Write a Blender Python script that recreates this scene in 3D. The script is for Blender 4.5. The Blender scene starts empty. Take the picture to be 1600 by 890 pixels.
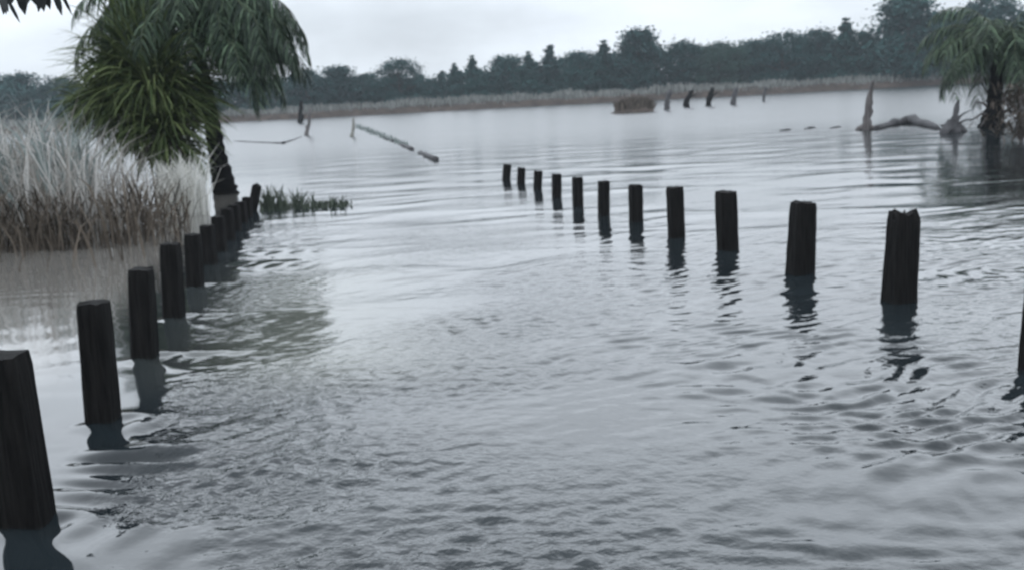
import bpy, bmesh, math, random
import numpy as np
from mathutils import Vector, Matrix, noise

C = bpy.context.scene.collection
R = math.radians
SC = bpy.context.scene

# ------------------------------------------------------------------ camera
F_PX, CX, CY = 1565.0, 800.0, 445.0
CAM_Z, PITCH, ROLL = 1.75, R(10.7), R(3.0)
cF = Vector((0, math.cos(PITCH), -math.sin(PITCH)))
R0, U0 = Vector((1, 0, 0)), Vector((0, math.sin(PITCH), math.cos(PITCH)))
cR = R0 * math.cos(ROLL) - U0 * math.sin(ROLL)
cU = R0 * math.sin(ROLL) + U0 * math.cos(ROLL)
CAM = Vector((0, 0, CAM_Z))
cam_data = bpy.data.cameras.new('camera')
cam = bpy.data.objects.new('camera', cam_data)
C.objects.link(cam)
m = Matrix((cR, cU, -cF)).transposed().to_4x4()
m.translation = CAM
cam.matrix_world = m
cam_data.sensor_fit = 'HORIZONTAL'
cam_data.sensor_width = 36.0
cam_data.lens = 36.0 * F_PX / 1600.0
cam_data.clip_start, cam_data.clip_end = 0.05, 6000
cam_data.dof.use_dof = True                     # a phone lens that never quite found focus
cam_data.dof.focus_distance = 1.1
cam_data.dof.aperture_fstop = 11.0
SC.camera = cam

# ------------------------------------------------------------------ sky, sun, exposure
SUN_EL, SUN_AZ = R(52), R(200)
world = bpy.data.worlds.new("World")
SC.world = world
world.use_nodes = True
wt = world.node_tree
for n in list(wt.nodes):
    wt.nodes.remove(n)
N = lambda t, k: t.nodes.new(k)
out = N(wt, 'ShaderNodeOutputWorld'); bg = N(wt, 'ShaderNodeBackground')
sky = N(wt, 'ShaderNodeTexSky'); sky.sky_type = 'NISHITA'; sky.sun_disc = False
sky.sun_elevation = SUN_EL; sky.sun_rotation = SUN_AZ
sky.air_density = 1.0; sky.dust_density = 3.0
tc = N(wt, 'ShaderNodeTexCoord')
mp = N(wt, 'ShaderNodeMapping'); mp.inputs['Scale'].default_value = (1.0, 1.0, 3.2)
mp.inputs['Location'].default_value = (0.35, 0.1, 0.0)
nz = N(wt, 'ShaderNodeTexNoise'); nz.inputs['Scale'].default_value = 4.2
nz.inputs['Detail'].default_value = 5; nz.inputs['Roughness'].default_value = 0.5
cr = N(wt, 'ShaderNodeValToRGB')
cr.color_ramp.elements[0].position = 0.30; cr.color_ramp.elements[0].color = (7.2, 7.75, 8.4, 1)
cr.color_ramp.elements[1].position = 0.58; cr.color_ramp.elements[1].color = (9.5, 10.25, 11.1, 1)
# grey belly of one cloud straight ahead
nrm = N(wt, 'ShaderNodeVectorMath'); nrm.operation = 'SUBTRACT'
nrm.inputs[1].default_value = (-0.03, 0.99, 0.098)
scl = N(wt, 'ShaderNodeVectorMath'); scl.operation = 'MULTIPLY'; scl.inputs[1].default_value = (7.5, 1.0, 26.0)
wv = N(wt, 'ShaderNodeVectorMath'); wv.operation = 'ADD'
nzc = N(wt, 'ShaderNodeTexNoise'); nzc.inputs['Scale'].default_value = 14; nzc.inputs['Detail'].default_value = 3
ln = N(wt, 'ShaderNodeVectorMath'); ln.operation = 'LENGTH'
mr = N(wt, 'ShaderNodeMapRange'); mr.interpolation_type = 'SMOOTHSTEP'
mr.inputs['From Min'].default_value = 0.35; mr.inputs['From Max'].default_value = 1.7
mr.inputs['To Min'].default_value = 0.74; mr.inputs['To Max'].default_value = 1.0
mulc = N(wt, 'ShaderNodeVectorMath'); mulc.operation = 'SCALE'
mixs = N(wt, 'ShaderNodeMix'); mixs.data_type = 'RGBA'; mixs.inputs['Factor'].default_value = 0.93
L = wt.links.new
L(tc.outputs['Generated'], mp.inputs['Vector']); L(mp.outputs['Vector'], nz.inputs['Vector'])
L(nz.outputs['Fac'], cr.inputs['Fac'])
L(tc.outputs['Generated'], nrm.inputs[0]); L(nrm.outputs[0], scl.inputs[0])
L(tc.outputs['Generated'], nzc.inputs['Vector'])
L(scl.outputs[0], wv.inputs[0]); L(nzc.outputs['Color'], wv.inputs[1])
L(wv.outputs[0], ln.inputs[0]); L(ln.outputs['Value'], mr.inputs['Value'])
sxyz = N(wt, 'ShaderNodeSeparateXYZ'); ovr = N(wt, 'ShaderNodeMapRange'); ml2 = N(wt, 'ShaderNodeMath'); ml2.operation = 'MULTIPLY'
fc = N(wt, 'ShaderNodeFloatCurve'); cvp = fc.mapping.curves[0].points     # brighter belt above the horizon, unseen upper sky darkened to sharpen ripple contrast
ovr.inputs['To Max'].default_value = 2.0
cvp[0].location = (0, 0.42); cvp[1].location = (1, 0.42)
for x_, y_ in ((0.10, 0.54), (0.22, 0.86), (0.38, 1.0), (0.58, 0.78), (0.8, 0.5)): cvp.new(x_, y_)
fc.mapping.update()
L(tc.outputs['Generated'], sxyz.inputs[0]); L(sxyz.outputs['Z'], fc.inputs['Value']); L(fc.outputs['Value'], ovr.inputs['Value'])
L(ovr.outputs['Result'], ml2.inputs[0]); L(mr.outputs['Result'], ml2.inputs[1])
L(cr.outputs['Color'], mulc.inputs[0]); L(ml2.outputs[0], mulc.inputs['Scale'])
L(sky.outputs['Color'], mixs.inputs['A']); L(mulc.outputs[0], mixs.inputs['B'])
L(mixs.outputs['Result'], bg.inputs['Color'])
bg.inputs['Strength'].default_value = 0.10
L(bg.outputs['Background'], out.inputs['Surface'])

sun_d = bpy.data.lights.new('sun', 'SUN'); sun_d.energy = 0.5; sun_d.angle = R(25)
sun_d.color = (1.0, 0.97, 0.93)
sun = bpy.data.objects.new('sun', sun_d); C.objects.link(sun)
sd = Vector((math.sin(SUN_AZ) * math.cos(SUN_EL), math.cos(SUN_AZ) * math.cos(SUN_EL), math.sin(SUN_EL)))
sun.rotation_euler = sd.to_track_quat('Z', 'Y').to_euler()
vs = SC.view_settings
vs.view_transform = 'Standard'; vs.look = 'None'; vs.exposure = 0.20; vs.gamma = 1.0
SC.cycles.max_bounces = 6
SC.cycles.volume_bounces = 3

# ------------------------------------------------------------------ helpers
def ray(px, py):
    return cF + cR * ((px - CX) / F_PX) + cU * ((CY - py) / F_PX)

def at(px, py, z=0.0):                # point of the level z seen at that pixel
    d = ray(px, py)
    return CAM + d * ((z - CAM_Z) / d.z)

def atY(px, py, Y):                   # point at distance Y ahead
    d = ray(px, py)
    return CAM + d * (Y / d.y)

def tag(o, label=None, cat=None, group=None, kind=None):
    if label: o['label'] = label
    if cat: o['category'] = cat
    if group: o['group'] = group
    if kind: o['kind'] = kind
    return o

def empty(name, loc, rz=0.0):
    o = bpy.data.objects.new(name, None); C.objects.link(o)
    o.location = loc; o.rotation_euler = (0, 0, rz); o.empty_display_size = 0.2
    return o

class MB:
    def __init__(self): self.v, self.f = [], []
    def quad(self, a, b, c, d):
        n = len(self.v); self.v += [tuple(a), tuple(b), tuple(c), tuple(d)]
        self.f.append((n, n + 1, n + 2, n + 3))
    def strip(self, pts, widths, side):       # a blade: centre line + width, side = unit vector
        n = len(self.v)
        for p, w in zip(pts, widths):
            self.v.append(tuple(p - side * (w / 2))); self.v.append(tuple(p + side * (w / 2)))
        for i in range(len(pts) - 1):
            a = n + 2 * i
            self.f.append((a, a + 1, a + 3, a + 2))
    def tube(self, pts, radii, sides=8, rough=0.0, rng=random):
        n = len(self.v); pts = [Vector(p) for p in pts]
        for i, p in enumerate(pts):
            t = (pts[min(i + 1, len(pts) - 1)] - pts[max(i - 1, 0)]).normalized()
            a = t.cross(Vector((0.31, 0.95, 0.05)))
            if a.length < 0.05: a = t.cross(Vector((1, 0, 0)))
            a.normalize(); b = t.cross(a)
            for k in range(sides):
                th = 2 * math.pi * k / sides
                r = radii[i] * (1 + rng.uniform(-rough, rough))
                self.v.append(tuple(p + a * (r * math.cos(th)) + b * (r * math.sin(th))))
        for i in range(len(pts) - 1):
            for k in range(sides):
                k2 = (k + 1) % sides
                self.f.append((n + i * sides + k, n + i * sides + k2, n + (i + 1) * sides + k2, n + (i + 1) * sides + k))
        self.f.append(tuple(n + k for k in reversed(range(sides))))
        self.f.append(tuple(n + (len(pts) - 1) * sides + k for k in range(sides)))
    def mesh(self, name, mat, smooth=False):
        me = bpy.data.meshes.new(name); me.from_pydata(self.v, [], self.f); me.update()
        me.materials.append(mat)
        if smooth: me.polygons.foreach_set('use_smooth', [True] * len(me.polygons))
        return me
    def build(self, name, mat, parent=None, smooth=False, loc=None):
        o = bpy.data.objects.new(name, self.mesh(name, mat, smooth)); C.objects.link(o)
        if parent: o.parent = parent
        if loc is not None: o.location = loc
        return o

# ------------------------------------------------------------------ materials
def new_mat(name):
    ma = bpy.data.materials.new(name); ma.use_nodes = True
    return ma, ma.node_tree, ma.node_tree.nodes['Principled BSDF']

def leafy(name, c0, c1, rough=0.55, spec=0.3, noise_scale=0.0, trans=0.0):
    ma, t, b = new_mat(name)
    g = N(t, 'ShaderNodeNewGeometry'); ra = N(t, 'ShaderNodeValToRGB')
    ra.color_ramp.elements[0].color = (*c0, 1); ra.color_ramp.elements[1].color = (*c1, 1)
    if noise_scale:
        co = N(t, 'ShaderNodeTexCoord'); nn = N(t, 'ShaderNodeTexNoise'); nn.inputs['Scale'].default_value = noise_scale
        mx = N(t, 'ShaderNodeMath'); mx.operation = 'MULTIPLY_ADD'; mx.inputs[1].default_value = 0.4
        t.links.new(co.outputs['Object'], nn.inputs['Vector'])
        ml = N(t, 'ShaderNodeMath'); ml.operation = 'MULTIPLY'; ml.inputs[1].default_value = 0.65
        t.links.new(nn.outputs['Fac'], ml.inputs[0])
        t.links.new(g.outputs['Random Per Island'], mx.inputs[0]); t.links.new(ml.outputs[0], mx.inputs[2])
        t.links.new(mx.outputs[0], ra.inputs['Fac'])
    else:
        t.links.new(g.outputs['Random Per Island'], ra.inputs['Fac'])
    t.links.new(ra.outputs['Color'], b.inputs['Base Color'])
    b.inputs['Roughness'].default_value = rough; b.inputs['Specular IOR Level'].default_value = spec
    if trans:                                   # thin leaves let light through
        tr_ = N(t, 'ShaderNodeBsdfTranslucent'); mxx = N(t, 'ShaderNodeMixShader'); mxx.inputs[0].default_value = trans
        t.links.new(ra.outputs['Color'], tr_.inputs['Color'])
        t.links.new(b.outputs[0], mxx.inputs[1]); t.links.new(tr_.outputs[0], mxx.inputs[2])
        t.links.new(mxx.outputs[0], t.nodes['Material Output'].inputs['Surface'])
    return ma

def rough_mat(name, c0, c1, scale=6.0, stretch=(1, 1, 1), rough=0.8, bump=0.4, spec=0.3):
    ma, t, b = new_mat(name)
    co = N(t, 'ShaderNodeTexCoord'); mpp = N(t, 'ShaderNodeMapping'); mpp.inputs['Scale'].default_value = stretch
    nn = N(t, 'ShaderNodeTexNoise'); nn.inputs['Scale'].default_value = scale; nn.inputs['Detail'].default_value = 6
    ra = N(t, 'ShaderNodeValToRGB'); ra.color_ramp.elements[0].position = 0.3; ra.color_ramp.elements[1].position = 0.7
    ra.color_ramp.elements[0].color = (*c0, 1); ra.color_ramp.elements[1].color = (*c1, 1)
    bu = N(t, 'ShaderNodeBump'); bu.inputs['Strength'].default_value = bump; bu.inputs['Distance'].default_value = 0.02
    t.links.new(co.outputs['Object'], mpp.inputs['Vector']); t.links.new(mpp.outputs['Vector'], nn.inputs['Vector'])
    t.links.new(nn.outputs['Fac'], ra.inputs['Fac']); t.links.new(ra.outputs['Color'], b.inputs['Base Color'])
    t.links.new(nn.outputs['Fac'], bu.inputs['Height']); t.links.new(bu.outputs['Normal'], b.inputs['Normal'])
    b.inputs['Roughness'].default_value = rough; b.inputs['Specular IOR Level'].default_value = spec
    return ma

M = {}
M['post'] = rough_mat('wet_black_timber', (0.0012, 0.0013, 0.0016), (0.012, 0.0117, 0.0114), 5, (9, 9, 0.7), 0.7, 1.0, 0.10)
M['deadwood'] = rough_mat('weathered_dead_wood', (0.05, 0.045, 0.045), (0.16, 0.15, 0.15), 4, (3, 3, 0.6), 0.85, 0.6)
M['palewood'] = rough_mat('bleached_wood', (0.14, 0.14, 0.13), (0.30, 0.30, 0.27), 5, (3, 3, 0.6), 0.85, 0.5)
M['driftwood'] = rough_mat('wet_driftwood', (0.03, 0.03, 0.034), (0.075, 0.075, 0.08), 4, (1, 1, 1), 0.7, 0.5)
M['bark'] = rough_mat('dark_palm_bark', (0.003, 0.003, 0.004), (0.012, 0.012, 0.012), 3, (1, 1, 5), 0.9, 0.8, 0.05)
M['bark_green'] = rough_mat('mossy_palm_bark', (0.03, 0.045, 0.035), (0.075, 0.095, 0.075), 3, (1, 1, 5), 0.85, 0.6)
M['far_bark'] = rough_mat('tree_bark', (0.03, 0.03, 0.03), (0.07, 0.06, 0.055), 2, (1, 1, 1), 0.9, 0.3)
M['mud'] = rough_mat('brown_mud_bank', (0.030, 0.024, 0.021), (0.085, 0.066, 0.056), 0.8, (1, 1, 2), 0.9, 0.5)
M['land'] = rough_mat('grassy_land', (0.05, 0.06, 0.04), (0.10, 0.10, 0.06), 0.15, (1, 1, 1), 0.95, 0.2)
M['frond'] = leafy('palm_leaflets', (0.008, 0.022, 0.012), (0.115, 0.175, 0.105), 0.5, 0.28)
M['frond'].node_tree.nodes['Color Ramp'].color_ramp.elements[0].position = 0.4
M['rachis'] = rough_mat('palm_rib', (0.05, 0.07, 0.04), (0.10, 0.12, 0.07), 6)
M['bushleaf'] = leafy('sword_leaves', (0.020, 0.040, 0.013), (0.135, 0.170, 0.072), 0.65, 0.15, trans=0.2)
M['dryfrond'] = leafy('dead_leaves', (0.03, 0.026, 0.02), (0.12, 0.10, 0.085), 0.8, 0.2)
M['reed'] = leafy('pale_dry_reed', (0.22, 0.20, 0.175), (0.64, 0.635, 0.615), 0.7, 0.2, trans=0.5)
M['palegrass'] = leafy('whitish_grass', (0.45, 0.45, 0.42), (0.85, 0.85, 0.82), 0.7, 0.2, trans=0.5)
M['reedgreen'] = leafy('grey_green_reed', (0.10, 0.125, 0.12), (0.30, 0.345, 0.335), 0.7, 0.2, trans=0.4)
M['reedbase'] = leafy('brown_rotting_reed', (0.022, 0.018, 0.014), (0.13, 0.11, 0.09), 0.85, 0.1)
M['farreed'] = leafy('far_reed', (0.09, 0.10, 0.095), (0.25, 0.26, 0.25), 0.8, 0.1)
M['tuft'] = leafy('water_grass', (0.018, 0.028, 0.02), (0.075, 0.095, 0.07), 0.6, 0.3)
M['nearleaf'] = leafy('overhanging_leaf', (0.008, 0.010, 0.012), (0.018, 0.022, 0.024), 0.5, 0.3)
for i, (a, b) in enumerate((((0.009, 0.040, 0.040), (0.032, 0.094, 0.088)),
                            ((0.008, 0.033, 0.034), (0.028, 0.078, 0.076)),
                            ((0.016, 0.042, 0.037), (0.046, 0.094, 0.080)))):
    M['far%d' % i] = leafy('far_foliage_%d' % i, a, b, 0.7, 0.15, 0.35)

# ------------------------------------------------------------------ land beyond the flood
SHORE = 146.0
def shore_y(x):
    return SHORE + 1.3 * math.sin(x * 0.11 + 1.0) + 0.8 * math.sin(x * 0.31) - max(0.0, (-30 - x)) * 0.02

rng = random.Random(4)
mb = MB()
xs = [-410, -340, -260, -200] + [-140 + i * 2.0 for i in range(141)] + [200, 260, 340, 410]
prof = [(-0.6, -0.5), (0.0, -0.02), (0.5, 0.55), (1.2, 0.95), (4.0, 1.0), (9, 0.9), (30, 0.8), (150, 0.8), (310, 0.8)]
for x in xs:
    y0 = shore_y(x)
    for dy, z in prof:
        jz = (noise.noise(Vector((x * 0.35, dy, 2.0))) * 0.35) if 0.2 < dy < 10 else 0
        mb.v.append((x, y0 + dy + (noise.noise(Vector((x * 0.5, 7, dy))) * 0.5 if dy < 2 else 0), z + jz))
k = len(prof)
for i in range(len(xs) - 1):
    for j in range(k - 1):
        mb.f.append((i * k + j, (i + 1) * k + j, (i + 1) * k + j + 1, i * k + j + 1))
land = tag(mb.build('land', M['mud'], smooth=True), kind='structure')
land.data.materials.append(M['land'])
for p in land.data.polygons:
    if p.index % (k - 1) >= 4: p.material_index = 1

# far reed belt
rng = random.Random(5)
mb = MB()
for i in range(15000):
    x = rng.uniform(-115, 108)
    dy = 0.7 + 7.5 * rng.random() ** 1.2
    y = shore_y(x) + dy
    cl = 0.5 + 0.5 * noise.noise(Vector((x * 0.22, dy * 0.15, 0.3))) + 0.3 * noise.noise(Vector((x * 0.9, 3.1, dy * .4)))
    h = (0.75 + 0.75 * rng.random()) * (0.40 + 0.85 * cl)
    if x < -24: h *= 0.85
    w = rng.uniform(0.07, 0.17)
    z0 = 0.75 if dy > 0.8 else 0.35
    a = rng.uniform(0, math.pi); s = Vector((math.cos(a), 0.35 * math.sin(a), 0)).normalized()
    l = Vector((rng.gauss(0, .16), rng.gauss(0, .1), 0)) * h
    b = Vector((x, y, z0))
    mb.strip([b, b + l * 0.35 + Vector((0, 0, h * 0.6)), b + l + Vector((0, 0, h))], [w, w * 1.1, w * 0.35], s)
tag(mb.build('far_reeds', M['farreed']), 'long band of pale grey-green reeds along the top of the far bank', 'reeds', kind='stuff')

# ------------------------------------------------------------------ posts
def make_post(bx, by, tx, ty, wpx, label, group, chip=0.0, turn=0.0, sides=4, seed=0, pointed=False, taper=0.94):
    rg = random.Random(seed)
    b = at(bx, by); t = atY(tx, ty, b.y)
    w = wpx / F_PX * b.y
    ax = (t - b); ln_ = ax.length; ax.normalize()
    bm = bmesh.new()
    rings = [-0.45, 0.0, 0.15, 0.32, 0.5, 0.66, 0.8, 0.92, 1.0]
    x_ = Vector((math.cos(turn), math.sin(turn), 0)); y_ = ax.cross(x_).normalized(); x_ = y_.cross(ax).normalized()
    base = []
    ch = 0.16
    for (cx, cy) in ((1, 1), (-1, 1), (-1, -1), (1, -1)):       # square with chamfered corners, 3 points a side
        pass
    outline = []
    h = 0.5
    for k in range(4):
        p0 = [(h, -h), (h, h), (-h, h), (-h, -h)][k]; p1 = [(h, h), (-h, h), (-h, -h), (h, -h)][k]
        for s in (0.12, 0.36, 0.64, 0.88):
            outline.append((p0[0] + (p1[0] - p0[0]) * s, p0[1] + (p1[1] - p0[1]) * s))
    vr = []
    offs = [rg.uniform(-0.035, 0.035) for _ in outline]
    for ri, u in enumerate(rings):
        ring = []
        uu = u * ln_ if u >= 0 else u
        for oi, (ox, oy) in enumerate(outline):
            f = w * (1 + (taper - 1) * max(u, 0)) * (1 + offs[oi] + rg.uniform(-0.02, 0.02))
            zc = 0.0
            if u == 1.0:
                f *= (0.25 if pointed else 0.95)
                zc = rg.uniform(-1, 0.6) * chip * w + rg.uniform(-0.02, 0.01) * w
            ring.append(bm.verts.new(x_ * (ox * f) + y_ * (oy * f) + ax * (uu + zc)))
        vr.append(ring)
    n = len(outline)
    for i in range(len(vr) - 1):
        for k in range(n):
            bm.faces.new((vr[i][k], vr[i][(k + 1) % n], vr[i + 1][(k + 1) % n], vr[i + 1][k]))
    c = bm.verts.new(sum((v.co for v in vr[-1]), Vector()) / n + ax * (0.02 * w - chip * 0.1 * w))
    for k in range(n):
        bm.faces.new((vr[-1][k], vr[-1][(k + 1) % n], c))
    bmesh.ops.recalc_face_normals(bm, faces=bm.faces)
    me = bpy.data.meshes.new('post'); bm.to_mesh(me); bm.free()
    me.materials.append(M['post'])
    o = bpy.data.objects.new('wooden_post', me); C.objects.link(o)
    o.location = b
    tag(o, label, 'post', group)
    return o, b

G1, G2 = 'posts in the row beside the reeds', 'posts in the row across the open water'
ordn = ['first', 'second', 'third', 'fourth', 'fifth', 'sixth', 'seventh', 'eighth', 'ninth', 'tenth', 'eleventh', 'twelfth']
ROW1 = [  # bottom px, top px, width px, label
    (49, 815, 8, 553, 82, 'biggest black square post, cut by the picture edge, starting the row beside the reeds'),
    (162, 657, 146, 471, 52, 'black square post with a broad dark reflection, second from the big cut-off post'),
    (227, 557, 220, 419, 41, 'black post with a murky greenish reflection, third in the row beside the reeds'),
    (272, 495, 266, 380, 33, 'black post, fourth in the row beside the reeds, standing clear of its neighbours'),
    (305, 447, 301, 366, 28, 'black post, fifth in the reed-side row, before the posts start to overlap'),
    (328, 413, 323, 352, 24, 'first of the overlapping black posts in the reed-side row, sixth from the big one'),
    (345, 393, 340, 338, 21, 'seventh black post of the reed-side row, overlapped by the sixth'),
    (358, 376, 354, 326, 20, 'eighth black post of the reed-side row, right below the palm trunk foot'),
    (369, 361, 365, 320, 18, 'ninth black post of the reed-side row, four short of the pointed stake'),
    (379, 348, 376, 315, 17, 'tenth black post of the reed-side row, low among overlapping posts'),
    (387, 339, 386, 308, 16, 'eleventh black post of the reed-side row, just before the pointed stake'),
    (394, 330, 402, 287, 15, 'leaning pointed black stake ending the reed-side row beside the water grass'),
]
row1_pts = []
for i, (bx, by, tx, ty, w, lab) in enumerate(ROW1):
    o, b = make_post(bx - (5 if i == 0 else 0), by, tx - (5 if i == 0 else 0), ty, w * 0.89, lab, G1, chip=0.05, turn=-0.10, seed=i, pointed=(i == 11), taper=0.92)
    row1_pts.append(b)
ROW2 = [
    (1610, 577, 1623, 440, 30, 'dark post showing only a sliver at the picture edge, starting the open-water row'),
    (1405, 470, 1413, 333, 44, 'stout dark post with ragged chipped top, biggest whole post of the open-water row'),
    (1250, 426, 1255, 315, 37, 'dark post with flat top and long grey reflection, next after the chipped one'),
    (1137, 390, 1134, 299, 29, 'dark post with slightly wider top, third whole post of the open-water row'),
    (1057, 372, 1054, 292, 23, 'dark post, fourth whole post of the open-water row, with a broken reflection'),
    (994, 347, 993, 289, 19, 'dark slim post, fifth whole post of the open-water row from the chipped one'),
    (943, 337, 943, 283, 16, 'dark slim post, sixth whole post of the open-water row from the chipped one'),
    (903, 322, 902, 277, 15, 'small dark post, fifth from the far tip of the open-water row'),
    (870, 308, 870, 272, 13, 'small dark post, fourth from the far tip of the open-water row'),
    (840, 296, 841, 267, 12, 'small dark post, third from the far tip of the open-water row'),
    (814, 286, 815, 262, 11, 'tiny dark post, second from the far tip of the open-water row'),
    (791, 281, 793, 257, 11, 'tiny dark leaning post at the far tip of the open-water row'),
]
row2_pts = []
for i, (bx, by, tx, ty, w, lab) in enumerate(ROW2):
    o, b = make_post(bx, by, tx, ty, w, lab, G2, chip=0.3 if i == 1 else 0.07, turn=0.25, seed=40 + i, taper=0.88 if i in (1, 2) else 1.0)
    row2_pts.append(b)

# ------------------------------------------------------------------ water
def smooth01(a): a = np.clip(a, 0, 1); return a * a * (3 - 2 * a)
def axis(lo, hi, step, far_lo, far_hi, g=1.07):
    mid = list(np.arange(lo, hi, step)); up, dn = [], []
    s, p = step, hi
    while p < far_hi: up.append(p); s *= g; p += s
    s, p = step, lo
    while True:
        s *= g; p -= s
        if p < far_lo: break
        dn.append(p)
    return np.array([far_lo] + dn[::-1] + mid + up + [far_hi])
wx = axis(-6.5, 6.5, 0.030, -400, 400, 1.045)
wy = axis(2.9, 9.5, 0.021, -120, 149.0, 1.016)
X, Y = np.meshgrid(wx, wy, indexing='ij')
sx = np.gradient(wx)[:, None] + 0 * Y; sy = np.gradient(wy)[None, :] + 0 * X
spc = np.maximum(sx, sy)
nr = np.random.RandomState(11)
def lownoise(sc_x, sc_y, seed, n=14):
    r = np.random.RandomState(seed); a = 0
    for _ in range(n):
        th = r.uniform(0, 2 * np.pi); k = r.uniform(0.5, 1.6)
        a = a + np.cos(k * (np.cos(th) * X / sc_x + np.sin(th) * Y / sc_y) * 2 * np.pi + r.uniform(0, 6.28))
    return a / math.sqrt(n / 2.0)
# side of the row of posts beside the reeds (piecewise line x = f(y))
ry = np.array([-50.0, 0.0] + [p.y for p in row1_pts] + [60.0]); 
slope = (row1_pts[-1].x - row1_pts[0].x) / (row1_pts[-1].y - row1_pts[0].y)
rx = np.array([row1_pts[0].x - slope * (row1_pts[0].y + 50), row1_pts[0].x - slope * row1_pts[0].y] + [p.x for p in row1_pts] + [row1_pts[-1].x + slope * 20])
side = X - np.interp(Y, ry, rx)
calm = smooth01((side - 0.12 * smooth01((8 - Y) / 2)) / 0.45)                    # 0 in the still backwater, 1 on the flooded road
calm = np.where(Y > 19, np.maximum(calm, 0.35), calm)
pA = smooth01(0.5 + 0.33 * lownoise(5.5, 2.6, 3))
pB = smooth01(0.5 + 0.35 * lownoise(3.2, 2.2, 8))
# a smooth tongue of water at the near corner beside the first post
tongue = smooth01((4.16 - Y + 0.05 * np.sin(9 * X)) / 0.14) * smooth01((-1.15 - (Y - 3.6) * 0.3 + 0.06 * np.sin(11 * Y) - X) / 0.16)
silt = np.exp(-((side - 1.3) / 0.9) ** 2) * smooth01((Y - 5.7) / 1.2) * smooth01((14 - Y) / 5)
wpx_ = 0.12 * lownoise(2.5, 2.5, 21); wpy_ = 0.12 * lownoise(2.5, 2.5, 22)
H = np.zeros_like(X)
def add_waves(n, l0, l1, mean, spread, slope_rms, mask, seed):
    global H
    r = np.random.RandomState(seed); acc = np.zeros_like(X)
    for _ in range(n):
        lam = math.exp(r.uniform(math.log(l0), math.log(l1))); kk = 2 * np.pi / lam
        th = mean + r.normal(0, spread)
        damp = smooth01((lam / spc - 2.2) / 2.5)
        ph = kk * (np.cos(th) * (X + wpx_) + np.sin(th) * (Y + wpy_)) + r.uniform(0, 6.28)
        acc += damp * np.cos(ph) / kk
    H += acc * mask * slope_rms * math.sqrt(2.0 / n)
near = np.exp(-np.maximum(Y - 3.0, 0) / 9.0)
right = smooth01((X - 0.1 + 0.05 * Y) / 1.6)
quiet = (1 - 0.97 * tongue) * (1 - 0.35 * silt)
chop = calm * (0.12 + 1.0 * pB) * quiet * (1 - 0.6 * right)
add_waves(56, 0.095, 0.26, R(112), 0.34, 0.225, calm * (0.30 + 0.85 * pA) * (0.22 + 0.80 * right) * quiet * (0.20 + 0.84 * near), 1)
add_waves(64, 0.08, 0.21, R(75), 1.2, 0.24, chop * (0.10 + 1.0 * near), 2)
add_waves(26, 0.30, 0.9, R(98), 0.22, 0.032, calm * (0.3 + 0.8 * pA) * quiet, 6)
add_waves(16, 0.9, 2.6, R(95), 0.5, 0.022, calm * (0.4 + 0.6 * pA), 3)
add_waves(12, 0.2, 0.6, R(90), 0.7, 0.008, (1 - calm) + 0.5 * tongue, 4)
lap = np.exp(-((X + 2.0) / 0.55) ** 2 - ((Y - 4.9) / 0.75) ** 2) * smooth01((side + 0.1) / 0.3)
add_waves(10, 0.24, 0.5, R(88), 0.2, 0.22, lap * (1 - tongue), 7)
# wakes: the current slips between the posts on to the road
for i, b in enumerate(row1_pts[:9]):
    u = (X - b.x) * 0.93 + (Y - b.y) * -0.36; v = (X - b.x) * 0.36 + (Y - b.y) * 0.93
    amp = 0.018 * (1.0 if i < 5 else 0.7)
    arm = np.exp(-((np.abs(v) - 0.10 - 0.30 * np.maximum(u, 0)) / 0.07) ** 2)
    H += amp * arm * np.exp(-np.maximum(u, 0) / 0.75) * smooth01((u + 0.15) / 0.2)
    H += 0.013 * np.exp(-(v / (0.10 + 0.22 * np.maximum(u, 0))) ** 2) * np.cos(u * 2 * np.pi / 0.27) * np.exp(-np.maximum(u, 0) / 0.6) * smooth01((u - 0.05) / 0.15)
for i, b in enumerate(row2_pts[:7]):
    u = (Y - b.y) * -1.0; v = (X - b.x)
    H += 0.006 * np.exp(-((np.abs(v) - 0.1 - 0.35 * np.maximum(u, 0)) / 0.08) ** 2) * np.exp(-np.maximum(u, 0) / 0.8) * smooth01((u + 0.1) / 0.2)
H *= smooth01((150 - Y) / 30 + 0.3)
nx, ny = X.shape
verts = np.stack([X, Y, H], -1).reshape(-1, 3).astype(np.float32)
ii, jj = np.meshgrid(np.arange(nx - 1), np.arange(ny - 1), indexing='ij')
a0 = (ii * ny + jj).ravel()
quads = np.stack([a0, a0 + ny, a0 + ny + 1, a0 + 1], -1).astype(np.int32)
wm = bpy.data.meshes.new('flood_water')
wm.vertices.add(len(verts)); wm.vertices.foreach_set('co', verts.ravel())
wm.loops.add(quads.size); wm.loops.foreach_set('vertex_index', quads.ravel())
wm.polygons.add(len(quads)); wm.polygons.foreach_set('loop_start', np.arange(0, quads.size, 4, dtype=np.int32))
wm.update(calc_edges=True); wm.validate()
wm.polygons.foreach_set('use_smooth', np.ones(len(quads), dtype=bool))
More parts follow.
